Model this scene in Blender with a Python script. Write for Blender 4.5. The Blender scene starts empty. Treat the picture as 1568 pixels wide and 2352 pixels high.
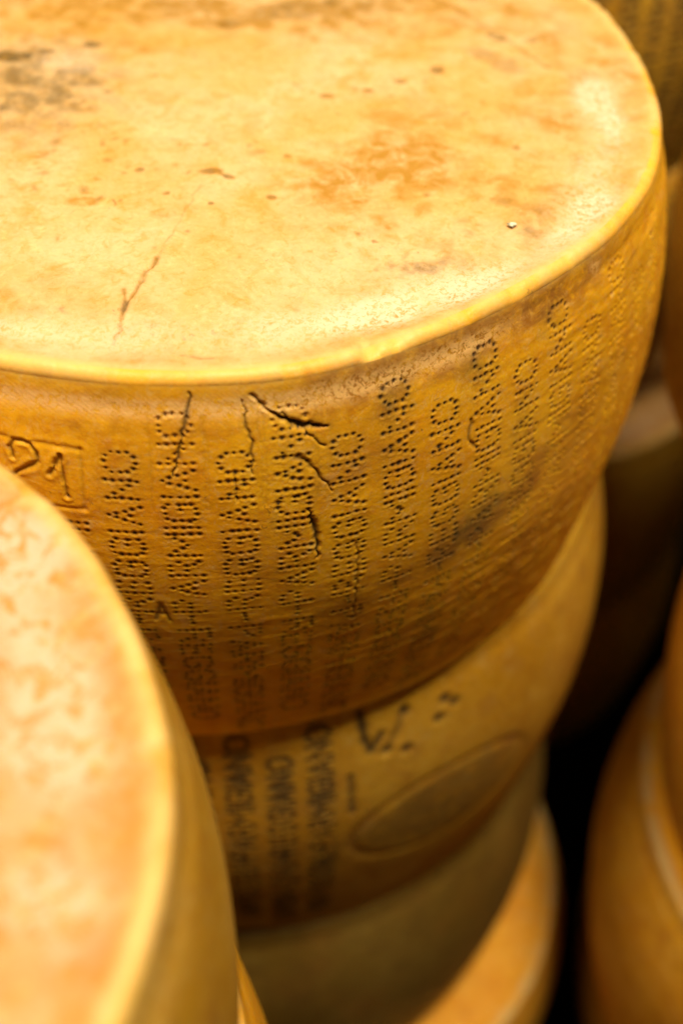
import bpy, math
import numpy as np
from mathutils import Matrix, Vector

# ------------------------------------------------------------------ camera
scene = bpy.context.scene
PITCH, ROLL = math.radians(46.3), math.radians(1.25)
CAM = np.array((0.077, -0.55, 0.278))
FW = Vector((0, math.cos(PITCH), -math.sin(PITCH)))
RT = Vector((1, 0, 0)); UP = RT.cross(FW)
R2 = math.cos(ROLL)*RT + math.sin(ROLL)*UP
U2 = -math.sin(ROLL)*RT + math.cos(ROLL)*UP
cd = bpy.data.cameras.new('camera'); cam = bpy.data.objects.new('camera', cd)
scene.collection.objects.link(cam)
M = Matrix((R2, U2, -FW)).transposed().to_4x4(); M.translation = Vector(CAM)
cam.matrix_world = M
cd.sensor_fit = 'VERTICAL'; cd.sensor_height = 36.0
cd.lens = 2825.0/2352.0*36.0
cd.clip_start = 0.02; cd.clip_end = 50
cd.dof.use_dof = True; cd.dof.focus_distance = 0.468; cd.dof.aperture_fstop = 3.5
scene.camera = cam

# ------------------------------------------------------------------ light
world = bpy.data.worlds.new("World"); scene.world = world; world.use_nodes = True
bg = world.node_tree.nodes['Background']
bg.inputs['Color'].default_value = (0.95, 0.90, 0.55, 1); bg.inputs['Strength'].default_value = 0.032

def area(name, loc, target, sx, sy, power, col):
    l = bpy.data.lights.new(name, 'AREA'); l.shape = 'RECTANGLE'; l.size = sx; l.size_y = sy
    l.energy = power; l.color = col
    o = bpy.data.objects.new(name, l); scene.collection.objects.link(o)
    o.location = loc
    o.rotation_euler = (Vector(target)-Vector(loc)).to_track_quat('-Z', 'Y').to_euler()
    return o
area('overhead_light', (0.46, -0.41, 1.9), (0.0, -0.05, 0), 0.40, 0.30, 54, (1.0, 0.87, 0.57))
area('overhead_light', (-0.40, -0.30, 1.9), (0.1, 0.0, 0), 0.4, 0.3, 26, (1.0, 0.87, 0.57))  # added fill from the left, brightens the facing sides of the right stack
area('overhead_light', (-0.25, 1.1, 1.9), (0.0, 0.0, 0), 0.6, 0.4, 2, (1.0, 0.87, 0.57))  # added weak light from the rear, lifts the far part of the top
scene.view_settings.view_transform = 'Standard'
scene.view_settings.look = 'None'
scene.view_settings.exposure = 0.0
scene.view_settings.gamma = 1.0
scene.view_settings.use_curve_mapping = False

# ------------------------------------------------------------------ noise
def _hash(ix, iy, iz, seed):
    n = (ix.astype(np.uint32)*np.uint32(374761393) + iy.astype(np.uint32)*np.uint32(668265263)
         + iz.astype(np.uint32)*np.uint32(2147483647) + np.uint32((seed*144665 + 1013) & 0xffffffff))
    n = (n ^ (n >> np.uint32(13)))*np.uint32(1274126177)
    n = n ^ (n >> np.uint32(16)); n = n*np.uint32(2246822519); n = n ^ (n >> np.uint32(15))
    return (n & np.uint32(0xffffff)).astype(np.float32)/np.float32(0xffffff)*2-1

def vnoise(P, freq, seed=0):
    Q = P*np.float32(freq); F = np.floor(Q); f = (Q-F).astype(np.float32); I = F.astype(np.int64)
    f = f*f*f*(f*(f*6-15)+10)
    out = 0
    for dx in (0, 1):
        for dy in (0, 1):
            for dz in (0, 1):
                w = (f[:, 0] if dx else 1-f[:, 0])*(f[:, 1] if dy else 1-f[:, 1])*(f[:, 2] if dz else 1-f[:, 2])
                out = out + w*_hash(I[:, 0]+dx, I[:, 1]+dy, I[:, 2]+dz, seed)
    return out

def fbm(P, freq, octv=3, seed=0, gain=0.5):
    P = P.astype(np.float32); a = 1.0; s = 0; tot = 0
    for k in range(octv):
        s = s + a*vnoise(P+np.float32(3.7*k), freq*2.03**k, seed+k*7); tot += a; a *= gain
    return s/tot

# ------------------------------------------------------------------ dotted glyphs, (reading mm, height mm)
PV = 3.0
def glyph(ch):
    D = []; col = lambda x: [(x, PV*j) for j in range(5)]
    T = 4*PV
    if ch == 'I': return 0.0, col(0)
    if ch == 'O': return 8.2, [(0, 3), (0, 6), (0, 9), (1.6, .9), (1.6, 11.1), (4.1, 0), (4.1, 12), (6.6, .9), (6.6, 11.1), (8.2, 3), (8.2, 6), (8.2, 9)]
    if ch == 'N': return 8.0, col(0)+col(8.0)+[(2, 9), (4, 6), (6, 3)]
    if ch == 'A': return 8.2, [(0, 0), (1, 3), (2, 6), (3.1, 9), (4.1, 12), (5.1, 9), (6.2, 6), (7.2, 3), (8.2, 0), (4.1, 3.6)]
    if ch == 'G': return 7.9, [(0, 3), (0, 6), (0, 9), (.9, .9), (.9, 11.3), (3.4, 0), (3.4, 12), (6, .3), (6, 12), (7.9, 1.8), (7.9, 10.6), (7.9, 4.4), (7.6, 6.2), (5.2, 6.2)]
    if ch == 'E': return 6.3, col(0)+[(3.1, 0), (3.1, 6), (3.1, 12), (6.1, 0), (6.1, 6), (6.1, 12)]
    if ch == 'R': return 7.8, col(0)+[(3, 12), (5.6, 12), (7.6, 9), (5.6, 6), (3, 6), (6.4, 3.2), (8, .6)]
    if ch == 'P': return 7.4, col(0)+[(3, 12), (5.6, 12), (7.4, 9), (5.6, 6), (3, 6)]
    if ch == 'M': return 11.0, col(0)+col(11.0)+[(2.2, 9.2), (3.9, 6.6), (5.5, 5), (7.1, 6.6), (8.8, 9.2)]
    if ch == '-': return 4.6, [(0, 6), (2.3, 6), (4.6, 6)]

def word(w, rs):
    x = 0; D = []
    L = {'REGGIANO': 80.9, 'PARMIGIANO': 96.5}[w]
    ws = [glyph(c)[0] for c in w]; gap = (L-sum(ws))/(len(w)-1)
    for c, cw in zip(w, ws):
        for a, b in glyph(c)[1]: D.append((x+a, b))
        x += cw+gap
    return D

def column_dots(k, rs, upper=True, zmax=-0.013, lower=True):
    """dots of one dotted column: (arc mm from the column centre, z m)"""
    out = []
    a, b = ('PARMIGIANO', 'REGGIANO') if k % 2 else ('REGGIANO', 'PARMIGIANO')
    up = word(a, rs)     # reads upward: letters turned left, ending near the top
    for x, y in up: out.append((6.0-y, -111.4+x))
    for x, y in glyph('-')[1]: out.append((6.0-y, -114.4-x))
    if lower:
        for x, y in word(b, rs): out.append((y-6.0, -123.8-x))
    out = [(u+rs.normal(0, .25), z+rs.normal(0, .13)) for u, z in out]
    return [(u, z/1000) for u, z in out if z/1000 < zmax]

# ------------------------------------------------------------------ the rind as a height field over (theta, z)
H0 = 0.224
class Side:
    def __init__(s, R, h, bulge, thetas, nz, seed, dR=None, flare=0.0):
        s.flare = flare
        s.R, s.h, s.b, s.th, s.seed = R, h, bulge, thetas, seed
        s.z = np.linspace(-0.0042, -(h-0.0065), nz)          # fine rows of the flank
        T, Z = np.meshgrid(s.th, s.z, indexing='ij'); s.T, s.Z = T, Z
        s.dR = dR if dR is not None else (lambda t: 0*t)
        s.disp = np.zeros_like(T)
        s.pit = np.zeros_like(T); s.chalk = np.zeros_like(T); s.stain = np.zeros_like(T); s.mould = np.zeros_like(T); s.cloth = np.zeros_like(T)
        s.dots = []
    def rho(s, z):
        q = np.clip((-z)/s.h, 0, 1)
        return s.R + s.flare*q + s.b*np.sin(np.pi*q**0.86) - .0007*np.exp(-((z+.0125)/.0055)**2)*1.0
    def win(s, t, z, rad):
        dt = rad/s.R
        i0, i1 = np.searchsorted(s.th, [t-dt, t+dt]); j0 = np.searchsorted(-s.z, -z-rad); j1 = np.searchsorted(-s.z, -z+rad)
        return slice(max(i0, 0), i1), slice(max(j0, 0), j1)
    def uv(s, sl, t, z):
        return (s.T[sl]-t)*(s.R+s.b*.8), s.Z[sl]-z
    def dot(s, t, z, r=.0009, depth=.0009, dark=1.0):
        s.dots.append((t, z, r, dark))
        sl = s.win(t, z, .006)
        u, v = s.uv(sl, t, z); d2 = (u/1.08)**2+v*v
        gr = np.exp(-(u/.0026)**2-(v/.00085)**2)
        s.disp[sl] -= .00010*gr
        s.mould[sl] = np.maximum(s.mould[sl], .26*dark*gr)
        s.disp[sl] -= depth*np.exp(-d2/(r*r)) - depth*.16*np.exp(-((np.sqrt(d2)-2.0*r)/(r*.7))**2)
        s.pit[sl] = np.maximum(s.pit[sl], dark*np.exp(-(d2/(1.02*r)**2)))
        s.mould[sl] = np.maximum(s.mould[sl], .40*dark*np.exp(-d2/(.0017**2)))
    def line(s, pts, w, depth, dark=1.0, raised=0.0, jit=.0004, seed=1, halo=.3):
        rs = np.random.RandomState(seed)
        # subdivide with jitter
        P = [np.array(pts[0], float)]
        for a, b in zip(pts[:-1], pts[1:]):
            a = np.array(a, float); b = np.array(b, float)
            L = math.hypot((b[0]-a[0])*s.R, b[1]-a[1]); n = max(1, int(L/.0018))
            for k in range(1, n+1):
                q = a+(b-a)*k/n
                if k < n: q += rs.normal(0, 1, 2)*np.array([jit/s.R, jit])
                P.append(q)
        n = len(P)-1
        t0 = min(p[0] for p in P); t1 = max(p[0] for p in P); z0 = min(p[1] for p in P); z1 = max(p[1] for p in P)
        m = .006
        i0, i1 = np.searchsorted(s.th, [t0-m/s.R, t1+m/s.R]); j0 = np.searchsorted(-s.z, -z1-m); j1 = np.searchsorted(-s.z, -z0+m)
        sl = (slice(i0, i1), slice(j0, j1)); U = s.T[sl]*s.R; V = s.Z[sl]
        best = np.full(U.shape, 9.0); wl = np.full(U.shape, 1.0)
        for k in range(n):
            a = P[k]*np.array([s.R, 1]); b = P[k+1]*np.array([s.R, 1]); ab = b-a
            tt = np.clip(((U-a[0])*ab[0]+(V-a[1])*ab[1])/(ab@ab+1e-12), 0, 1)
            d = np.hypot(U-a[0]-tt*ab[0], V-a[1]-tt*ab[1])
            if callable(w): ww = w((k+.5)/n)
            else: ww = w
            ww *= 1+.25*rs.normal()
            ww = max(ww, .00025)
            dn = d/ww
            u = dn < best; best[u] = dn[u]; wl[u] = ww
        s.disp[sl] -= depth*np.exp(-best**2) - raised*np.exp(-((best*wl-2.2*wl)/(wl*1.3))**2)
        s.pit[sl] = np.maximum(s.pit[sl], dark*np.exp(-best**2))
        s.mould[sl] = np.maximum(s.mould[sl], halo*dark*np.exp(-(best*wl/.0022)**2))
    def pos(s, i=None):
        rr = s.rho(s.Z)+s.dR(s.T)*(1-np.clip(-s.Z/s.h*1.5, 0, 1))+s.disp
        return rr
    def world0(s):
        rr = s.rho(s.Z)
        return np.stack([rr*np.cos(s.T), rr*np.sin(s.T), s.Z], -1).reshape(-1, 3)

def theta_grid(fine0, fine1, df, dc):
    a = np.arange(math.radians(fine0), math.radians(fine1), math.radians(df))
    b = np.linspace(a[-1]+math.radians(df), a[0]+2*math.pi, int((360-(fine1-fine0))/dc), endpoint=False)
    return np.concatenate([a, b])

def mesh_from_grid(name, P, attrs, mat, parent, close_u=True, cap=None):
    """P: (nu, nv, 3) grid, closed in u. cap: point closing the last v ring."""
    nu, nv = P.shape[:2]
    V = P.reshape(-1, 3)
    iu = np.arange(nu); iv = np.arange(nv-1)
    A, B = np.meshgrid(iu, iv, indexing='ij')
    n = (A+1) % nu
    F = np.stack([A*nv+B, A*nv+B+1, n*nv+B+1, n*nv+B], -1).reshape(-1, 4)
    loops = F.reshape(-1); starts = np.arange(len(F))*4; tot = np.full(len(F), 4)
    if cap is not None:
        V = np.vstack([V, np.array(cap)[None]]); c = len(V)-1
        tri = np.stack([iu*nv+nv-1, np.full(nu, c), ((iu+1) % nu)*nv+nv-1], -1)
        starts = np.concatenate([starts, len(F)*4+np.arange(nu)*3]); tot = np.concatenate([tot, np.full(nu, 3)])
        loops = np.concatenate([loops, tri.reshape(-1)])
    me = bpy.data.meshes.new(name)
    me.vertices.add(len(V)); me.vertices.foreach_set('co', V.astype(np.float32).ravel())
    me.loops.add(len(loops)); me.loops.foreach_set('vertex_index', loops.astype(np.int32))
    me.polygons.add(len(starts)); me.polygons.foreach_set('loop_start', starts.astype(np.int32)); me.polygons.foreach_set('loop_total', tot.astype(np.int32))
    me.polygons.foreach_set('use_smooth', np.ones(len(starts), bool))
    me.update(calc_edges=True); me.validate()
    for k, v in attrs.items():
        at = me.attributes.new(k, 'FLOAT', 'POINT')
        a = v.reshape(-1)
        if cap is not None: a = np.append(a, 0)
        at.data.foreach_set('value', a.astype(np.float32))
    o = bpy.data.objects.new(name, me); scene.collection.objects.link(o)
    me.materials.append(mat)
    if parent is not None: o.parent = parent
    return o

# ------------------------------------------------------------------ material
def rind_material(name, seed, ca, cb, cc, chalk=(.95, .55, .20), light=1.0, stain=(.36, .13, .018), speck=1.0, rough=.42, bump=1.0, scale=1.0):
    m = bpy.data.materials.new(name); m.use_nodes = True; nt = m.node_tree; N = nt.nodes; L = nt.links
    bs = N['Principled BSDF']
    tc = N.new('ShaderNodeTexCoord')
    mp = N.new('ShaderNodeMapping'); mp.inputs['Location'].default_value = (seed*1.7, seed*.9, seed*2.3); L.new(tc.outputs['Object'], mp.inputs['Vector'])
    def noise(sc, det=6, rough_=.6, dist=0.0, vec=None):
        n = N.new('ShaderNodeTexNoise'); n.inputs['Scale'].default_value = sc*scale; n.inputs['Detail'].default_value = det
        n.inputs['Roughness'].default_value = rough_; n.inputs['Distortion'].default_value = dist
        L.new((vec or mp).outputs[0], n.inputs['Vector']); return n.outputs['Fac']
    def ramp(src, a, b, c0=0.0, c1=1.0):
        r = N.new('ShaderNodeMapRange'); r.inputs['From Min'].default_value = a; r.inputs['From Max'].default_value = b
        r.inputs['To Min'].default_value = c0; r.inputs['To Max'].default_value = c1; r.interpolation_type = 'SMOOTHSTEP'
        L.new(src, r.inputs['Value']); return r.outputs[0]
    def math_(op, a, b):
        n = N.new('ShaderNodeMath'); n.operation = op
        for i, v in enumerate((a, b)):
            if isinstance(v, (int, float)): n.inputs[i].default_value = v
            else: L.new(v, n.inputs[i])
        return n.outputs[0]
    def mix(f, a, b, mode='MIX'):
        n = N.new('ShaderNodeMix'); n.data_type = 'RGBA'; n.blend_type = mode
        if isinstance(f, (int, float)): n.inputs[0].default_value = f
        else: L.new(f, n.inputs[0])
        for i, v in ((6, a), (7, b)):
            if isinstance(v, tuple): n.inputs[i].default_value = (*v, 1)
            else: L.new(v, n.inputs[i])
        return n.outputs[2]
    def attr(k):
        a = N.new('ShaderNodeAttribute'); a.attribute_name = k; return a.outputs['Fac']
    # stretched coordinates for cloth-grain fibres
    mp2 = N.new('ShaderNodeMapping'); mp2.inputs['Scale'].default_value = (1, 1, 1); mp2.inputs['Rotation'].default_value = (0, 0, .4)
    L.new(mp.outputs[0], mp2.inputs['Vector'])
    big = noise(16, 4, .55, .4); mid = noise(70, 6, .65, .6); fine = noise(520, 4, .7); vf = noise(1500, 2, .6)
    c = mix(ramp(big, .34, .68), ca, cb)
    c = mix(math_('MULTIPLY', ramp(mid, .47, .72), .75), c, cc)
    c = mix(math_('MULTIPLY', ramp(fine, .45, .70), .40), c, cb)
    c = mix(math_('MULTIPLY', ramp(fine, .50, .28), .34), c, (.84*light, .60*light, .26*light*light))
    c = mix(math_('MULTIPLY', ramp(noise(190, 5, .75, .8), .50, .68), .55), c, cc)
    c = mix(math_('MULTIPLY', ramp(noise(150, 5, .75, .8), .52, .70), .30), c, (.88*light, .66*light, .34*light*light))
    # small brown specks
    sp = noise(210, 3, .5, 1.2); spm = math_('MULTIPLY', ramp(sp, .66, .74), ramp(noise(22, 2), .48, .62))
    c = mix(math_('MULTIPLY', spm, .55*speck), c, (.22, .085, .02))
    st = math_('MULTIPLY', attr('stain'), ramp(noise(95, 5, .7, .8), .25, .62))
    c = mix(st, c, stain)
    mo = math_('MULTIPLY', attr('mould'), ramp(noise(130, 5, .7), .25, .6))
    c = mix(mo, c, (.13, .085, .035))
    ch = math_('MULTIPLY', attr('chalk'), ramp(noise(400, 5, .75, .8), .38, .54))
    c = mix(ch, c, chalk)
    pa = attr('pale'); c = mix(pa, c, (.80, .52, .20))
    c = mix(attr('pit'), c, (.045, .026, .013))
    L.new(c, bs.inputs['Base Color'])
    r1 = math_('ADD', ramp(mid, .3, .7, rough-.08, rough+.12), math_('MULTIPLY', ch, .10))
    r1 = math_('ADD', r1, math_('MULTIPLY', attr('pit'), .25)); L.new(r1, bs.inputs['Roughness'])
    bs.inputs['Specular IOR Level'].default_value = .28
    bs.inputs['Subsurface Weight'].default_value = .20
    bs.inputs['Subsurface Radius'].default_value = (1.0, .45, .12); bs.inputs['Subsurface Scale'].default_value = .005
    # relief: grain, pores and the weave of the cheesecloth
    w = []
    wv = N.new('ShaderNodeTexWave'); wv.wave_type = 'BANDS'; wv.bands_direction = 'Z'; wv.inputs['Scale'].default_value = 360; wv.inputs['Distortion'].default_value = 6.0; wv.inputs['Detail Scale'].default_value = 3
    L.new(tc.outputs['Object'], wv.inputs['Vector'])
    wv2 = N.new('ShaderNodeTexWave'); wv2.wave_type = 'BANDS'; wv2.bands_direction = 'DIAGONAL'; wv2.inputs['Scale'].default_value = 260; wv2.inputs['Distortion'].default_value = 2.0
    L.new(tc.outputs['Object'], wv2.inputs['Vector'])
    weave = math_('MULTIPLY', math_('ADD', wv.outputs['Fac'], wv2.outputs['Fac']), attr('cloth'))
    hgt = math_('ADD', math_('MULTIPLY', fine, .9), math_('MULTIPLY', vf, .28))
    hgt = math_('ADD', hgt, math_('MULTIPLY', mid, 1.6))
    hgt = math_('ADD', hgt, math_('MULTIPLY', weave, .10))
    hgt = math_('ADD', hgt, math_('MULTIPLY', ch, .45))
    bp = N.new('ShaderNodeBump'); bp.inputs['Strength'].default_value = .30*bump; bp.inputs['Distance'].default_value = .0006
    L.new(hgt, bp.inputs['Height']); L.new(bp.outputs[0], bs.inputs['Normal'])
    return m

SIDE_A = dict(ca=(.97, .50, .014), cb=(.87, .385, .006), cc=(.74, .27, .006))
TOP_A = dict(ca=(.76, .50, .28), cb=(.70, .39, .13), cc=(.58, .28, .035))
mat_side = rind_material('amber_side_rind', 1, **SIDE_A, rough=.44)
mat_top = rind_material('pale_top_rind', 2, **TOP_A, chalk=(.80, .60, .45), stain=(.44, .205, .02), rough=.46, bump=.7)
mat_side_shade = rind_material('shade_dark_side_rind', 6, ca=(.27, .16, .03), cb=(.19, .105, .015), cc=(.13, .065, .01), light=.36, chalk=(.26, .15, .03), rough=.55, scale=.7)  # third wheel down: dirt and the shade it stands in, both in the colour
mat_top_shade = rind_material('shade_dark_top_rind', 8, ca=(.30, .17, .04), cb=(.24, .12, .02), cc=(.18, .08, .012), light=.36, chalk=(.26, .15, .03), rough=.55)  # its top face, shade put into the colour likewise
mat_side2 = rind_material('ochre_side_rind', 5, ca=(.66, .37, .030), cb=(.54, .26, .012), cc=(.40, .165, .01), light=.74, chalk=(.70, .42, .10), rough=.5, scale=.7)
mat_side3 = rind_material('orange_side_rind', 9, ca=(.95, .47, .03), cb=(.86, .36, .012), cc=(.66, .23, .01), rough=.55, scale=.8)
mat_top2 = rind_material('chalky_top_rind', 7, ca=(.60, .33, .12), cb=(.56, .235, .045), cc=(.48, .18, .015), chalk=(.62, .46, .34), stain=(.46, .19, .02), rough=.5, bump=.7, scale=.36)

mat_ink = bpy.data.materials.new('dark_mould_in_the_dots'); mat_ink.use_nodes = True
_n = mat_ink.node_tree.nodes; _b = _n['Principled BSDF']; _b.inputs['Roughness'].default_value = .75
_a = _n.new('ShaderNodeAttribute'); _a.attribute_name = 'dark'; _m = _n.new('ShaderNodeMix'); _m.data_type = 'RGBA'
_m.inputs[6].default_value = (.30, .13, .02, 1); _m.inputs[7].default_value = (.060, .032, .014, 1)
mat_ink.node_tree.links.new(_a.outputs['Fac'], _m.inputs[0]); mat_ink.node_tree.links.new(_m.outputs[2], _b.inputs['Base Color'])
# ------------------------------------------------------------------ a wheel of cheese
CH = ('pit', 'chalk', 'stain', 'mould', 'pale', 'cloth')
def make_wheel(label, loc, R, h, bulge, thetas, nz, seed, mats, dR=None, paint=None, paint_top=None,
               ring=.004, rot=0.0, rough_disp=1.0, letters=False, pk=1.0, flare=0.0, tchalk=1.0):
    root = bpy.data.objects.new('aged_cheese', None); root.empty_display_size = .05
    scene.collection.objects.link(root); root.location = (loc[0], loc[1], loc[2]-h)
    root.rotation_euler = (0, 0, rot)
    root['label'] = label; root['category'] = 'cheese'; root['group'] = 'wheels of hard cheese stacked in columns'
    s = Side(R, h, bulge, thetas, nz, seed, dR, flare)
    P0 = s.world0()
    n1 = fbm(P0, 11, 2, seed).reshape(s.T.shape); n2 = fbm(P0, 60, 3, seed+3).reshape(s.T.shape)
    PS = P0.copy(); PS[:, 2] *= 2.6
    n3 = fbm(PS, 150, 2, seed+5).reshape(s.T.shape)
    s.disp += rough_disp*(.0011*n1 + .00018*n2 + .00006*n3)
    if paint: paint(s)
    rr = s.pos()
    # corner rounds: rows above and below the flank
    rc = .0042; dth = s.dR(s.th)
    def ringrow(off_r, z, rref, k): return rref+off_r, z
    nT = len(s.th)
    rows_r, rows_z = [], []
    top_r = rr[:, 0]
    na = max(5, int(rc*1.57/ring)+3)
    up_r = []; up_z = []
    for k in range(na, 0, -1):
        a = math.pi/2*k/na
        up_r.append(top_r-rc*(1-math.cos(a))); up_z.append(-rc+rc*math.sin(a)+0*top_r)
    nlip = fbm(np.stack([np.cos(s.th)*R, np.sin(s.th)*R, 0*s.th], -1), 45, 3, seed+11)
    nlip3 = fbm(np.stack([np.cos(s.th)*R, np.sin(s.th)*R, 0*s.th], -1), 160, 3, seed+13)
    nick = np.clip(fbm(np.stack([np.cos(s.th)*R, np.sin(s.th)*R, 0*s.th], -1), 70, 2, seed+14)-.28, 0, 1)**1.3
    nlip2 = fbm(np.stack([np.cos(s.th)*R, np.sin(s.th)*R, 0*s.th], -1), 12, 2, seed+12)
    up_r = [r+(.0007*nlip+.0003*nlip3-.006*nick)*(k/na) for k, r in zip(range(na, 0, -1), up_r)]
    up_z = [z+(.0006*nlip+.0006*nlip2+.00035*nlip3-.006*nick)*(k/na) for k, z in zip(range(na, 0, -1), up_z)]
    bot_r = rr[:, -1]; lo_r = []; lo_z = []
    for k in range(1, 7):
        a = math.pi/2*k/6
        lo_r.append(bot_r-.0015*(1-math.cos(a))); lo_z.append(-(h-.0065)-.0065*math.sin(a)+0*bot_r)
    RR = np.concatenate([np.stack(up_r, 1), rr, np.stack(lo_r, 1)], 1)
    ZZ = np.concatenate([np.stack(up_z, 1), s.Z, np.stack(lo_z, 1)], 1)
    G = np.stack([RR*np.cos(s.th)[:, None], RR*np.sin(s.th)[:, None], ZZ+h], -1)
    def pad(A, lv=0.0, rv=0.0): return np.concatenate([np.repeat(A[:, :1], na, 1)*lv, A, np.repeat(A[:, -1:], 6, 1)*rv], 1)
    pale = np.zeros_like(RR); ar = np.arange(RR.shape[1])
    pale[:, :na] = np.linspace(.75, .35, na)[None]
    zz = s.z; pale[:, na:na+len(zz)] = (.35*np.exp(-np.maximum(0, (-zz-.0042))/.0012))[None]
    pale *= np.clip(.85+.9*nlip+.7*nlip3, .1, 1.3)[:, None]*pk
    attrs = dict(pit=pad(s.pit), chalk=pad(s.chalk), stain=pad(s.stain), mould=pad(s.mould, 0, 1), pale=np.clip(pale, 0, 1), cloth=pad(s.cloth))
    nc = na+1
    rim = mesh_from_grid('rim_edge', G[:, :nc], {k: v[:, :nc] for k, v in attrs.items()}, mats[0], root)
    side = mesh_from_grid('side_rind', G[:, nc-1:], {k: v[:, nc-1:] for k, v in attrs.items()}, mats[0], root, cap=(0, 0, .0))
    if letters:
        th, zz_ = s.th, s.z; VV = []; FF = []; DK = []
        for (t, z, r, dk) in s.dots:
            if dk < .28: continue
            b0 = len(VV); K = 9
            for k in range(K+1):
                if k == 0: du = dv = 0
                else:
                    a = 6.2832*k/K; q = r*.52*(1+.25*math.sin(k*2.3+t*900)); du, dv = q*1.15*math.cos(a)/.2335, q*math.sin(a)
                i = min(max(np.searchsorted(th, t+du)-1, 0), nT-2); j = min(max(np.searchsorted(-zz_, -(z+dv))-1, 0), len(zz_)-2)
                fi = (t+du-th[i])/(th[i+1]-th[i]); fj = (z+dv-zz_[j])/(zz_[j+1]-zz_[j])
                r_ = (rr[i, j]*(1-fi)+rr[i+1, j]*fi)*(1-fj)+(rr[i, j+1]*(1-fi)+rr[i+1, j+1]*fi)*fj+.00018
                VV.append((r_*math.cos(t+du), r_*math.sin(t+du), z+dv+h)); DK.append(dk)
            for k in range(1, K+1): FF.append((b0, b0+k, b0+(k % K)+1))
        lm = bpy.data.meshes.new('dotted_lettering'); lm.from_pydata(VV, [], FF)
        at = lm.attributes.new('dark', 'FLOAT', 'POINT'); at.data.foreach_set('value', np.array(DK, np.float32))
        for p in lm.polygons: p.use_smooth = True
        lm.materials.append(mat_ink); lo = bpy.data.objects.new('dotted_lettering', lm); scene.collection.objects.link(lo); lo.parent = side
    # top face
    r0 = up_r[0]; z0 = up_z[0]
    nr = max(12, int(R/ring))
    f = np.linspace(0, 1, nr+1)[:-1]            # 0 at edge, towards centre
    TR = r0[:, None]*(1-f)[None]
    d = r0[:, None]-TR                           # distance inward from lip
    X = TR*np.cos(s.th)[:, None]; Y = TR*np.sin(s.th)[:, None]
    PP = np.stack([X, Y, 0*X], -1).reshape(-1, 3)
    t1 = fbm(PP, 9, 2, seed+20).reshape(X.shape); t2 = fbm(PP, 48, 3, seed+23).reshape(X.shape)
    Zt = z0[:, None]*np.exp(-d/.006) - .0016*(1-np.exp(-(d/.006)**2)) - .0010*np.exp(-((d-.014)/.006)**2) + (1-np.exp(-(d/.008)))*(.0012*t1+.00028*t2)
    A = dict(pit=np.zeros_like(X), chalk=np.zeros_like(X), stain=np.zeros_like(X), mould=np.zeros_like(X), cloth=np.zeros_like(X)+.35)
    A['pale'] = pk*.72*np.exp(-(d/.0030)**2)*np.clip(.85+.9*nlip+.7*nlip3, .1, 1.3)[:, None]
    A['chalk'] = np.clip(.55*np.exp(-((d-.020)/.011)**2)*(.6+1.4*fbm(PP, 14, 3, seed+31).reshape(X.shape)), 0, 1)
    dz = np.zeros_like(X)
    A['chalk'] *= tchalk
    if paint_top: paint_top(X, Y, d, A, dz)
    Gt = np.stack([X, Y, Zt+dz+h], -1)
    Gt[:, 0, 2] = z0+h
    top = mesh_from_grid('top_face', Gt[:, ::1], A, mats[1], root, cap=(0, 0, h-.0016))
    # grid winding: outer ring first, so flip when needed
    top.data.flip_normals(); side.data.flip_normals()
    rim.data.flip_normals()
    for o in (top, side, rim):
        me = o.data
        # make sure normals point outwards
        p = me.polygons[len(me.polygons)//2]
        c = p.center; nn = p.normal
        out = Vector((0, 0, 1)) if o is top else Vector((c.x, c.y, 0))
        if nn.dot(out) < 0: me.flip_normals()
    return root, s, side, top

def interp_periodic(th_deg, val):
    th = np.radians(np.array(th_deg, float)); v = np.array(val, float); o = np.argsort(th); th, v = th[o], v[o]
    # ease back to zero behind
    th = np.concatenate([[th[0]-1.2], th, [th[-1]+1.2]]); v = np.concatenate([[0], v, [0]])
    xs = np.linspace(-math.pi, math.pi, 721)
    ys = np.interp(xs, th, v)
    k = np.exp(-(np.arange(-24, 25)/9.)**2); k /= k.sum()
    ys = np.convolve(np.concatenate([ys[-25:-1], ys, ys[1:25]]), k, 'valid')[:len(xs)]
    return lambda t: np.interp((t+math.pi) % (2*math.pi)-math.pi, xs, ys)

# ---- main wheel marks
def blob(X, Y, x, y, rx, ry, a=0.0):
    c, s_ = math.cos(a), math.sin(a); u = (X-x)*c+(Y-y)*s_; v = -(X-x)*s_+(Y-y)*c
    return np.exp(-((u/rx)**2+(v/ry)**2))

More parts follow.
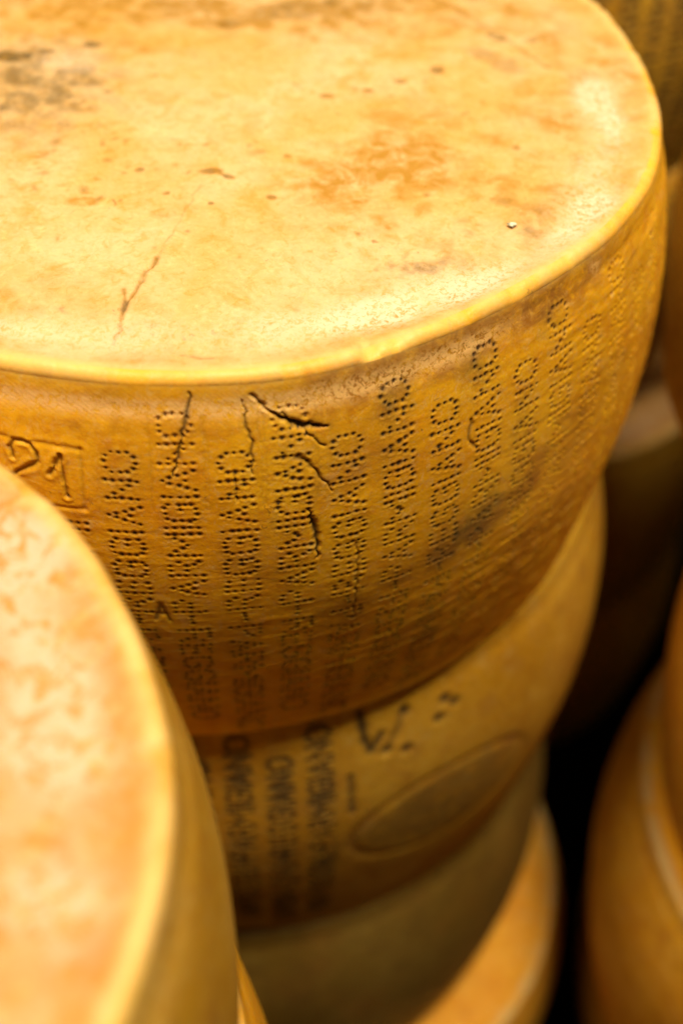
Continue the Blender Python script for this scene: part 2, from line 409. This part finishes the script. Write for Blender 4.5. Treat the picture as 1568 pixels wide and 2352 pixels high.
main_dots = []
def paint_main(s):
    rs = np.random.RandomState(4); rad = math.radians
    f = fbm(s.world0(), 24, 3, 71).reshape(s.T.shape)
    for k in range(-3, 19):
        t0 = rad(-91.05+5.225*k)
        if k in (-2, -3): continue
        for u, z in column_dots(k, rs, zmax=-.0605 if k == -1 else -.012):
            dark = 1.0
            # dots fade towards the right, where the mould has not settled
            if k > 6: dark *= max(.12, 1-(k-6)*.22*(.6+ -z*6))
            if k == 1 and z > -.035: dark *= .45
            if k == 3 and z > -.022: dark *= .3
            dark *= 1-.25*rs.rand()**2
            s.dot(t0+u/1000/.2335, z, r=.00072*(1+.16*rs.normal()), depth=.0006, dark=min(1, dark*1.0))
        # faint edges of the marking strip
    for k in (1, 2, 3):
        for sgn in (-1, 1):
            tt = rad(-91.05+5.225*k)+sgn*.0099/.2335
            s.line([(tt, -.016), (tt+rad(.1), -.03), (tt-rad(.05), -.055)], .0006, .00012, .12, halo=.0, seed=k)
    # date stamp: recessed frame with 21
    a0, a1, zt, zb = rad(-108), rad(-94.6), -.0305, -.0565
    for pts in ([(a0, zt+.002), (rad(-100), zt+.001), (a1, zt)], [(a1, zt), (a1-rad(.15), zb)], [(a1-rad(.15), zb), (rad(-101), zb-.0005)]):
        s.line(pts, .0008, .00028, .22, raised=.00008, jit=.0001, halo=.0)
    D = lambda l: [(rad(a), z) for a, z in l]
    g = dict(w=.00075, depth=.0009, dark=.55, raised=.0003, jit=.00012, halo=.35)
    s.line(D([(-101.2, -.0375), (-101.4, -.0335), (-101.0, -.0303), (-100.2, -.0300), (-99.4, -.0308), (-98.85, -.0340), (-98.8, -.0378), (-99.7, -.0405), (-100.8, -.0432), (-102.0, -.047), (-102.3, -.054), (-99.4, -.055)]), **g)
    s.line(D([(-97.75, -.0425), (-97.1, -.038), (-96.55, -.0335)]), **dict(g, w=.0007))
    s.line(D([(-96.55, -.0335), (-96.45, -.043), (-96.25, -.0515)]), **dict(g, w=.0006, dark=.4, depth=.0008))
    s.dot(rad(-96.2), -.0515, .0008, .0004, .6)
    # faint letter A pressed between two columns
    for pts in ([(-89.4, -.1165), (-88.75, -.106), (-88.0, -.1170)], [(-89.05, -.1125), (-88.4, -.1125)]):
        s.line(D(pts), .0008, .0006, .55, jit=.0001, halo=.5)
    # cracks
    cr = dict(jit=.00045, raised=.0)
    s.line(D([(-84.2, -.0065), (-84.35, -.012), (-84.9, -.020), (-85.6, -.0296), (-86.25, -.0395)]), w=lambda q: .00025+.0005*math.sin(min(q*1.05, 1)*math.pi), depth=.0009, dark=.8, seed=3, **cr)
    s.line(D([(-79.5, -.0105), (-79.35, -.019), (-78.8, -.0264), (-78.95, -.033), (-79.05, -.040)]), w=lambda q: .00025+.0003*math.sin(q*3.1), depth=.0008, dark=.65, seed=5, **cr)
    s.line(D([(-78.6, -.0085), (-77.6, -.013), (-76.4, -.0178)]), w=lambda q: .0005, depth=.0009, dark=.55, seed=6, halo=.6, jit=.0006, raised=.0001)
    s.line(D([(-76.9, -.0160), (-76.2, -.0185), (-74.6, -.0217), (-73.2, -.0236), (-71.9, -.0248)]), w=lambda q: .0003+.0008*math.sin(q*3.1)**1.3, depth=.0020, dark=1.0, seed=7, halo=.4, **cr)
    s.line(D([(-76.0, -.0165), (-75.3, -.0205), (-73.8, -.0267), (-72.2, -.0326)]), w=lambda q: .00034, depth=.0008, dark=.7, seed=8, **cr)
    s.line(D([(-74.9, -.0355), (-74.2, -.037), (-73.2, -.0421), (-71.8, -.0532)]), w=lambda q: .0006*(1-q)+.00022, depth=.0008, dark=.6, seed=9, **cr)
    s.line(D([(-74.1, -.0603), (-73.6, -.0692), (-73.3, -.078), (-73.4, -.086)]), w=lambda q: .00025+.0006*math.sin(q*3.1), depth=.0014, dark=.9, seed=10, **cr)
    s.line(D([(-80.7, -.040), (-80.6, -.052)]), w=.0004, depth=.0007, dark=.35, seed=12, **cr)
    s.line(D([(-69.4, -.083), (-69.3, -.105), (-69.4, -.128)]), w=.0005, depth=.0005, dark=.45, seed=13, **cr)
    s.line(D([(-56.6, -.043), (-56.9, -.050), (-56.2, -.056)]), w=.0008, depth=.0008, dark=.5, seed=14, **cr)
    # chalky pressed band under the rim with cloth weave
    T, Z = s.T, s.Z; deg = np.degrees(T)
    lf = 1/(1+np.exp((deg+73)/3.0))
    s.chalk += 1.5*lf*np.exp(-((Z+.0128+.0006*f)/.0032)**2)*(1.0+.5*f)
    s.cloth += .25+lf*1.6*np.exp(-((Z+.0125)/.006)**2)
    rf = 1/(1+np.exp(-(deg+79)/2.5))*1/(1+np.exp((deg+52)/2))
    s.chalk += 1.3*rf*np.exp(-((Z+.0120)/.0042)**2)*np.clip(.55+1.2*f, 0, 1)
    s.chalk += .8*np.exp(-(((deg+37.5)*.004)**2+(Z+.009+.0011*(deg+38))**2)/.0045**2)*.9
    # brown stains
    s.stain += 1.0*1/(1+np.exp(-(deg+72)/4))*np.exp(-((Z+.0115)/.0085)**2)*(1/(1+np.exp((deg+38)/4)))*(.9+.5*f)
    s.stain += .75*lf*np.exp(-((Z+.020)/.004)**2)*(.5+f)
    s.stain += 1.3*np.exp(-(((deg+57)/8.5)**2+((Z+.106-.0011*(deg+57))/.009)**2))*(1+.6*f)
    s.mould += .75*np.exp(-(((deg+56)/5.0)**2+((Z+.100-.0011*(deg+57))/.012)**2))
    s.mould += .5*np.exp(-(((deg+65.5)/1.9)**2+((Z+.022)/.010)**2)) + .45*np.exp(-(((deg+56)/2)**2+((Z+.020)/.012)**2)) + .35*np.exp(-(((deg+45.5)/2)**2+((Z+.018)/.009)**2)) + .3*np.exp(-(((deg+50)/1.6)**2+((Z+.06)/.02)**2))
    s.stain += 1.1*np.clip(f-.03, 0, 1)
    # horizontal wrinkles on the right flank
    P = s.world0(); a = T*.23
    W = fbm(np.stack([(a*1.0+Z*.55).ravel(), (Z*4.2-a*.3).ravel(), 0*a.ravel()], -1), 70, 3, 91).reshape(T.shape)
    s.disp += .00024*W*(1/(1+np.exp(-(deg+52)/4)))*(1/(1+np.exp((deg-25)/5)))
    s.disp += .00030*W*(1/(1+np.exp((Z+.125)/.02)))
    np.clip(s.chalk, 0, 1, out=s.chalk); np.clip(s.stain, 0, .9, out=s.stain); np.clip(s.mould, 0, .9, out=s.mould)

def seg_line(X, Y, pts, w, rs, jit=.0004):
    best = np.full(X.shape, 9.0)
    P = [np.array(pts[0], float)]
    for a, b in zip(pts[:-1], pts[1:]):
        a = np.array(a); b = np.array(b); n = max(1, int(np.hypot(*(b-a))/.003))
        for k in range(1, n+1):
            P.append(a+(b-a)*k/n+(rs.normal(0, jit, 2) if k < n else 0))
    for k in range(len(P)-1):
        a, b = P[k], P[k+1]; ab = b-a; ww = w*(1+.3*rs.normal())
        ww = max(ww, w*.4)
        t = np.clip(((X-a[0])*ab[0]+(Y-a[1])*ab[1])/(ab@ab), 0, 1)
        best = np.minimum(best, np.hypot(X-a[0]-t*ab[0], Y-a[1]-t*ab[1])/ww)
    return np.exp(-best**2)

def paint_main_top(X, Y, d, A, dz):
    rs = np.random.RandomState(8)
    P = np.stack([X, Y, 0*X], -1).reshape(-1, 3)
    f = fbm(P, 30, 4, 51).reshape(X.shape); f2 = fbm(P, 120, 3, 55).reshape(X.shape)
    # cracks
    def crack(pts, w, dark, dep):
        m = seg_line(X, Y, pts, w, rs); A['stain'][:] = np.maximum(A['stain'], dark*m); A['mould'][:] = np.maximum(A['mould'], dark*.4*m); dz[:] -= dep*m
    crack([(.0153, -.0955), (.0076, -.1283), (.0030, -.148)], .0005, .35, .0002)
    crack([(.0030, -.148), (-.0010, -.163)], .0009, .95, .0005)
    crack([(-.0010, -.163), (-.0037, -.1737), (-.0053, -.1778), (-.0056, -.1897), (-.0067, -.2006)], .0007, .9, .0006)
    crack([(-.0073, -.1683), (-.0053, -.1778)], .0007, .8, .0004)
    crack([(.0185, -.206), (.030, -.2075)], .0006, .7, .0004)
    crack([(.11, .10), (.1332, .076), (.1573, .0405), (.172, .016)], .0012, .5, .0004)
    m = seg_line(X, Y, [(-.0050, -.1765), (-.0054, -.181)], .0009, rs); A['pit'][:] = np.maximum(A['pit'], .55*m)
    # dark blotches
    for x, y, rx, ry, a, st, mo in ((.0185, -.0845, .0055, .0022, .15, 1, .55), (.0262, -.0885, .0030, .0020, -.5, 1, .6), (.023, -.0865, .004, .0010, -.5, .9, .4),
            (.0016, -.1028, .0022, .0018, .6, 1, .45), (-.0867, .0151, .010, .005, 0, .9, .75), (-.070, .022, .004, .003, 0, .8, .5), (-.05, .03, .005, .004, 0, .7, .6),
            (-.0318, -.1107, .0075, .0040, 0, .85, 0), (.0824, -.1019, .006, .0038, .4, .7, .0), (.1047, -.0798, .007, .005, -.3, .7, 0), (.095, -.086, .022, .014, .3, .28, 0),
            (.0035, .055, .010, .004, .2, .6, .1), (.015, .055, .006, .005, .2, .7, .3), (.0450, -.103, .0025, .002, 0, .9, .4), (.0205, -.1095, .0016, .0012, 0, .9, .6),
            (.0020, -.117, .006, .0035, 0, .55, .0), (-.012, -.085, .002, .002, 0, .7, .5), (.037, -.068, .0045, .003, .6, .6, .1), (.050, -.070, .002, .002, 0, .8, .2),
            (.085, -.010, .003, .002, 0, .8, .5), (.066, -.016, .004, .003, 0, .7, .4), (.118, .012, .0035, .004, 0, .9, .6), (.100, .000, .004, .003, 0, .7, .5),
            (.150, .048, .006, .004, -.6, .6, .55), (.166, .045, .004, .003, 0, .5, .6), (.146, .025, .020, .008, -.8, .3, .3), (.05, .075, .03, .012, 0, .35, .15)):
        e = .5*(1+2.2*f2+.8*f); g = blob(X, Y, x, y, rx, ry, a)
        g = np.clip((g-.28+.25*(f2))*3.2, 0, 1)
        A['stain'][:] = np.maximum(A['stain'], st*g); A['mould'][:] = np.maximum(A['mould'], mo*g)
    for _ in range(260):
        r = .2*math.sqrt(rs.rand()); t = rs.rand()*6.283; x, y = r*math.cos(t), r*math.sin(t)
        if rs.rand() < .35: x, y = rs.normal(-.04, .03), rs.normal(-.075, .03)
        g = blob(X, Y, x, y, .0008+.0022*rs.rand()**2, .0008+.0012*rs.rand()**2, rs.rand()*3)
        A['stain'][:] = np.maximum(A['stain'], g*(.35+.4*rs.rand())); A['mould'][:] = np.maximum(A['mould'], g*.4*(rs.rand() < .3))
    # greyish olive bloom at the left, orange patch right of the centre
    A['mould'][:] += np.clip(.75*blob(X, Y, -.068, -.012, .034, .036, .3)*(1.1+.5*f+1.0*f2), 0, .7)
    A['stain'][:] += np.clip(.55*blob(X, Y, .088, -.088, .038, .022, .35)*(1+2.0*f+1.5*f2), 0, .7)
    A['stain'][:] += np.clip(.35*blob(X, Y, .02, .07, .12, .03, 0)*(1+2.0*f+1.5*f2), 0, .5)
    A['stain'][:] += .28*np.clip(f*1.2+f2*.7-.05, 0, 1)
    A['stain'][:] += np.clip(.42/(1+np.exp(-(Y-.055+.3*X*0)/.018))*(1+1.5*f+1.2*f2), 0, .6)+np.clip(.40/(1+np.exp((d-.035)/.008))*(1+1.6*f+f2), 0, .5)
    A['stain'][:] += np.clip(.45*blob(X, Y, .11, -.07, .07, .05, .3)*(.6+2*f+1.5*f2), 0, .6)
    A['stain'][:] += np.clip(.50/(1+np.exp((X+.045)/.02))*(1/(1+np.exp(-(Y+.05)/.02)))*(.8+1.5*f+1.2*f2), 0, .6)
    A['mould'][:] += np.clip(.30*blob(X, Y, .05, .085, .10, .03)*(.3+2*f+f2), 0, .4)
    A['mould'][:] += np.clip(.6*blob(X, Y, .140, -.118, .016, .016, 0)*(f2*2.4+f), 0, .6)+np.clip(.6*blob(X, Y, .105, -.148, .014, .008, 0)*(f2*3), 0, .6)
    # chalk patches by the lip
    th = np.degrees(np.arctan2(Y, X)); rr = np.hypot(X, Y)
    A['chalk'][:] += .9*np.exp(-(((d-.0155)/.006)**2))*(1/(1+np.exp(-(th+112)/3)))*(1/(1+np.exp((th+101)/3)))
    for x, y, a, b, c, v in ((.190, -.012, .016, .008, 1.4, .9), (.196, -.035, .014, .006, 1.5, .85), (.180, -.105, .017, .008, 1.0, .9), (.165, -.128, .014, .007, .8, .8), (.128, -.158, .022, .008, .6, .95), (.09, -.178, .03, .007, .35, .8), (-.02, -.06, .01, .01, 0, .0), (-.058, .012, .014, .012, 0, .55), (.04, -.185, .03, .007, .1, .4)):
        A['chalk'][:] += 1.25*v*blob(X, Y, x, y, a, b, c)*np.clip(1+1.6*f, 0, 1.6)
    dz += -.00035*A['stain']*0
    for k in ('chalk', 'stain', 'mould'): np.clip(A[k], 0, .95, out=A[k])
    # nicks in the lip
    for x, y in ((.2013, -.0811), (.1628, -.1435)):
        g = blob(X, Y, x*1.012, y*1.012, .0035, .0035); dz += .0008*g; A['chalk'][:] = np.maximum(A['chalk'], g)

dR_main = interp_periodic([23.7, 12, 1.3, -8.4, -14.5, -22.9, -29.5, -34.2, -41.8, -48.5, -54.4, -64.7, -73.5, -79.1, -84.2, -89.4, -93.4, -97.5, -101.8],
    [.0034, -.0012, -.0014, -.0004, .0009, .0017, .0003, .0006, -.0018, -.0026, -.0023, -.0001, .0021, .0019, .0007, -.0002, -.0012, -.002, -.0026])
dR_left = interp_periodic([49.2, 44.4, 39.9, 34.5, 29.1, 23.8, 18.3, 13.8, 9.9, 5.4, 1.4, -2.4, -5.3, -12, -20],
    [x-.205 for x in (.2114, .2122, .213, .2127, .2124, .2122, .2121, .2118, .2107, .2088, .2065, .2043, .2023, .2, .199)])

Q = FAST_Q = 1.0
main, sm, ms, mt = make_wheel('large amber wheel stamped 21 on its cracked lettered side, topping the middle stack',
    (0, 0, 0), .220, .224, .0165, theta_grid(-116, 34, .125*Q, .8), int(448/Q), 1, (mat_side, mat_top), dR=dR_main, paint=paint_main, paint_top=paint_main_top, ring=.00075*Q, letters=True)

# ---- other wheels
def coarse(): return theta_grid(-140, 40, .5, 1.0)
def paint_text(offset, k0, k1, zmax=-.012, dark=.9, r=.0011, halo=.0, skip=(), h=.224, seed=3):
    def fn(s):
        rs = np.random.RandomState(seed); sc = h/.224
        for k in range(k0, k1):
            if k in skip: continue
            t0 = math.radians(offset+5.225*k)
            for u, z in column_dots(k, rs, zmax=zmax):
                s.dot(t0+u/1000/.2335, z*sc, r=r, depth=.0009, dark=dark)
            if halo: s.mould += halo*np.exp(-(((s.T-t0)*.235)/.0072)**2)*(.75+.5*np.sin(s.Z*90+k))
        f = fbm(s.world0(), 20, 3, seed+70).reshape(s.T.shape)
        s.stain += .5*np.clip(f, 0, 1); s.chalk += .35*np.clip(-f-.1, 0, 1)
        np.clip(s.mould, 0, .9, out=s.mould)
    return fn

def paint_second(s):
    # letter columns, then a stamped square and a dark oval brand
    paint_text(-80.3, -12, 2, dark=1.0, r=.0012, halo=.62, seed=9)(s)
    rad = math.radians; D = lambda l: [(rad(a), z) for a, z in l]
    g = dict(w=.0019, depth=.0014, dark=.9, jit=.0001, halo=.8)
    s.line(D([(-69.3, -.013), (-69.0, -.030), (-68.2, -.039), (-66.6, -.030)]), **g)
    s.line(D([(-63.0, -.020), (-64.6, -.033), (-66.2, -.044)]), **dict(g, dark=.4))
    for a, z in ((-63.1, -.022), (-66.0, -.043), (-63.2, -.047), (-57.0, -.025), (-58.2, -.036), (-55.6, -.030)):
        s.dot(rad(a), z, .0030, .0016, .9)
    s.line(D([(-71.2, -.053), (-71.1, -.084)]), **dict(g, w=.0016, dark=.6))
    deg = np.degrees(s.T)
    f = fbm(s.world0(), 26, 3, 170).reshape(s.T.shape)
    e = ((deg+56.5)/14.5)**2+((s.Z+.115)/.037)**2
    s.mould += .62*1/(1+np.exp((e-1+.3*f)*4)); s.disp -= .0010*np.exp(-((e-1)/.14)**2)
    s.stain += .5*np.exp(-((e-1)/.12)**2)
    s.stain += .35*np.exp(-(((deg+30)/9)**2))*np.clip(.6+f, 0, 1)
    np.clip(s.stain, 0, .9, out=s.stain); np.clip(s.mould, 0, .85, out=s.mould)

make_wheel('amber wheel with a dark oval brand, directly under the large lettered wheel',
    (.010, .010, -.224), .2175, .238, .0190, theta_grid(-125, 10, .3, 1.0), 240, 2, (mat_side2, mat_top2), paint=paint_second, ring=.005, letters=True, pk=0)
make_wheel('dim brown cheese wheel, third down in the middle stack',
    (.005, .003, -.462), .2140, .243, .0190, coarse(), 120, 3, (mat_side_shade, mat_top_shade), paint=paint_text(-80, -12, -1, dark=.7, r=.0013), ring=.005, pk=0, flare=.008)
make_wheel('bright golden cheese wheel jutting out at the foot of the middle stack',
    (.048, -.022, -.705), .220, .191, .0165, coarse(), 120, 4, (mat_side3, mat_side3), ring=.005, tchalk=0, pk=1.3)

# left stack, nearest the lens
def paint_left(s):
    f = fbm(s.world0(), 16, 3, 77).reshape(s.T.shape)
    s.chalk += np.clip(.1+1.5*f, 0, .9); s.stain += np.clip(-f, 0, 1)*.6; s.mould += .25*np.clip(-f, 0, 1)
def paint_left_top(X, Y, d, A, dz):
    P = np.stack([X, Y, 0*X], -1).reshape(-1, 3); f = fbm(P, 22, 3, 151).reshape(X.shape); f2 = fbm(P, 30, 2, 152).reshape(X.shape)
    for x, y, a, b, v in ((.150, .120, .020, .018, 1), (.165, .092, .018, .012, .9), (.172, .072, .012, .010, .9), (.172, .050, .014, .014, 1), (.178, .028, .016, .010, .9), (.180, .012, .014, .010, .8), (.130, .075, .02, .02, .4), (.19, .042, .012, .01, .7), (.14, -.01, .03, .02, .4)):
        A['chalk'] += v*blob(X, Y, x, y, a, b)*np.clip(1+1.3*f2, .2, 1.6)
    A['stain'] += np.clip(1.3*(f+.6*f2)-.02, 0, .8)
    A['stain'] += .6*blob(X, Y, .150, .083, .014, .010)+.4*blob(X, Y, .168, .060, .010, .006)
    dz += .0010*f
    g = np.exp(-((((X-.14)*.5-(Y-.142)*.87))/.0016)**2)*1/(1+np.exp((X-.168)/.003)); dz -= .0009*g; A['stain'] += .5*g
    for k in ('chalk', 'stain', 'mould'): np.clip(A[k], 0, .95, out=A[k])
make_wheel('out of focus cheese wheel at the lower left, chalky white patches on its top face',
    (-.172, -.425, 0), .205, .224, .016, theta_grid(-40, 80, .35, 1.0), 200, 5, (mat_side2, mat_top2), dR=dR_left, paint=paint_left, paint_top=paint_left_top, ring=.0016)
make_wheel('golden cheese wheel peeking out under the blurred chalky wheel at the lower left',
    (-.155, -.415, -.224), .205, .224, .016, theta_grid(-60, 60, .4, 1.0), 160, 6, (mat_side, mat_top2), ring=.005)
make_wheel('cheese wheel hidden third down in the lower left stack',
    (-.168, -.42, -.448), .205, .224, .016, coarse(), 60, 16, (mat_side2, mat_top2), ring=.006)
make_wheel('cheese wheel hidden at the foot of the lower left stack',
    (-.165, -.42, -.672), .205, .224, .016, coarse(), 60, 17, (mat_side2, mat_top2), ring=.006)

# right stack
def cr(): return theta_grid(110, 290, .6, 1.2)
make_wheel('orange brown wheel topping the right stack, mostly cut off',
    (.499, .036, 0), .220, .224, .016, cr(), 110, 7, (mat_side2, mat_top2), ring=.005)
make_wheel('brown wheel second down at right, resting on the wheel with the bright rim',
    (.518, -.116, -.224), .220, .224, .016, cr(), 110, 8, (mat_side3, mat_top2), ring=.005)
make_wheel('orange cheese wheel with a bright exposed rim at the lower right',
    (.505, -.122, -.448), .220, .224, .016, cr(), 110, 9, (mat_side3, mat_side), ring=.005, tchalk=0, pk=1.3)
make_wheel('dim wheel below the orange one with the bright rim',
    (.535, -.08, -.672), .220, .224, .016, cr(), 90, 10, (mat_side3, mat_top2), ring=.005)

# stack behind
ztop = .0053; hb = .2253
names = ['lettered brown wheel behind the large one, at the upper right corner',
         'dark wheel second down in the rear stack, behind the large lettered wheel',
         'shadowed wheel with a pinkish exposed rim, third down in the rear stack',
         'shadowed wheel at the foot of the rear stack']
for i, nm in enumerate(names):
    make_wheel(nm, (.172+(.0, .0, .062, .058)[i], .455-(.0, .0, .050, .045)[i], ztop), (.22, .22, .205, .21)[i], hb, .016, theta_grid(-140, 0, .45 if i < 2 else .9, 1.2), 150 if i < 2 else 70, 11+i,
        (mat_side3 if i % 2 else mat_side2, mat_top2), paint=paint_text(-69-4*i, -9, 12, dark=.85, r=.0014, halo=.3, h=hb, seed=20+i) if i < 2 else None, ring=.006)
    ztop -= hb

# ------------------------------------------------------------------ crumbs on the big wheel
def crumb(name, label, loc, size, col, seed, nrm=(0, 0, 1)):
    rs = np.random.RandomState(seed)
    import bmesh
    bm = bmesh.new(); bmesh.ops.create_icosphere(bm, subdivisions=2, radius=1)
    for v in bm.verts:
        k = 1+.28*rs.normal(); v.co = Vector((v.co.x*size*k, v.co.y*size*.7*k, v.co.z*size*.35*k))
    me = bpy.data.meshes.new(name); bm.to_mesh(me); bm.free()
    for p in me.polygons: p.use_smooth = True
    m = bpy.data.materials.new('crumb_surface'); m.use_nodes = True
    b = m.node_tree.nodes['Principled BSDF']; b.inputs['Roughness'].default_value = .6
    n = m.node_tree.nodes.new('ShaderNodeTexNoise'); n.inputs['Scale'].default_value = 900
    r = m.node_tree.nodes.new('ShaderNodeMix'); r.data_type = 'RGBA'
    r.inputs[6].default_value = (*col, 1); r.inputs[7].default_value = (col[0]*.75, col[1]*.72, col[2]*.6, 1)
    m.node_tree.links.new(n.outputs['Fac'], r.inputs[0]); m.node_tree.links.new(r.outputs[2], b.inputs['Base Color'])
    me.materials.append(m)
    o = bpy.data.objects.new(name, me); scene.collection.objects.link(o); o.location = loc
    o.rotation_euler = Vector(nrm).to_track_quat('Z', 'Y').to_euler()
    o['label'] = label; o['category'] = 'crumb'
    return o
crumb('cheese_crumb', 'tiny white crumb lying on the pale top of the large wheel', (.1437, -.1198, -.0010), .0019, (.85, .85, .75), 3)
t = math.radians(-68.91); rr = .220+.0165*math.sin(math.pi*(.0654/.224)**.96)
crumb('cheese_crumb', 'pale grey flake stuck between lettering on the side of the large wheel', (rr*math.cos(t), rr*math.sin(t), -.0654), .0019, (.62, .55, .38), 4, (math.cos(t), math.sin(t), .1))

# ------------------------------------------------------------------ floor
me = bpy.data.meshes.new('floor'); me.from_pydata([(-6, -6, -.896), (6, -6, -.896), (6, 6, -.896), (-6, 6, -.896)], [], [(0, 1, 2, 3)])
fm = bpy.data.materials.new('dark_concrete'); fm.use_nodes = True; b = fm.node_tree.nodes['Principled BSDF']
n = fm.node_tree.nodes.new('ShaderNodeTexNoise'); n.inputs['Scale'].default_value = 8
r = fm.node_tree.nodes.new('ShaderNodeMix'); r.data_type = 'RGBA'; r.inputs[6].default_value = (.006, .005, .004, 1); r.inputs[7].default_value = (.012, .010, .008, 1)
fm.node_tree.links.new(n.outputs['Fac'], r.inputs[0]); fm.node_tree.links.new(r.outputs[2], b.inputs['Base Color']); b.inputs['Roughness'].default_value = .9; b.inputs['Specular IOR Level'].default_value = 0
me.materials.append(fm); fo = bpy.data.objects.new('floor', me); scene.collection.objects.link(fo); fo['kind'] = 'structure'

scene.cycles.max_bounces = 6; scene.cycles.diffuse_bounces = 2
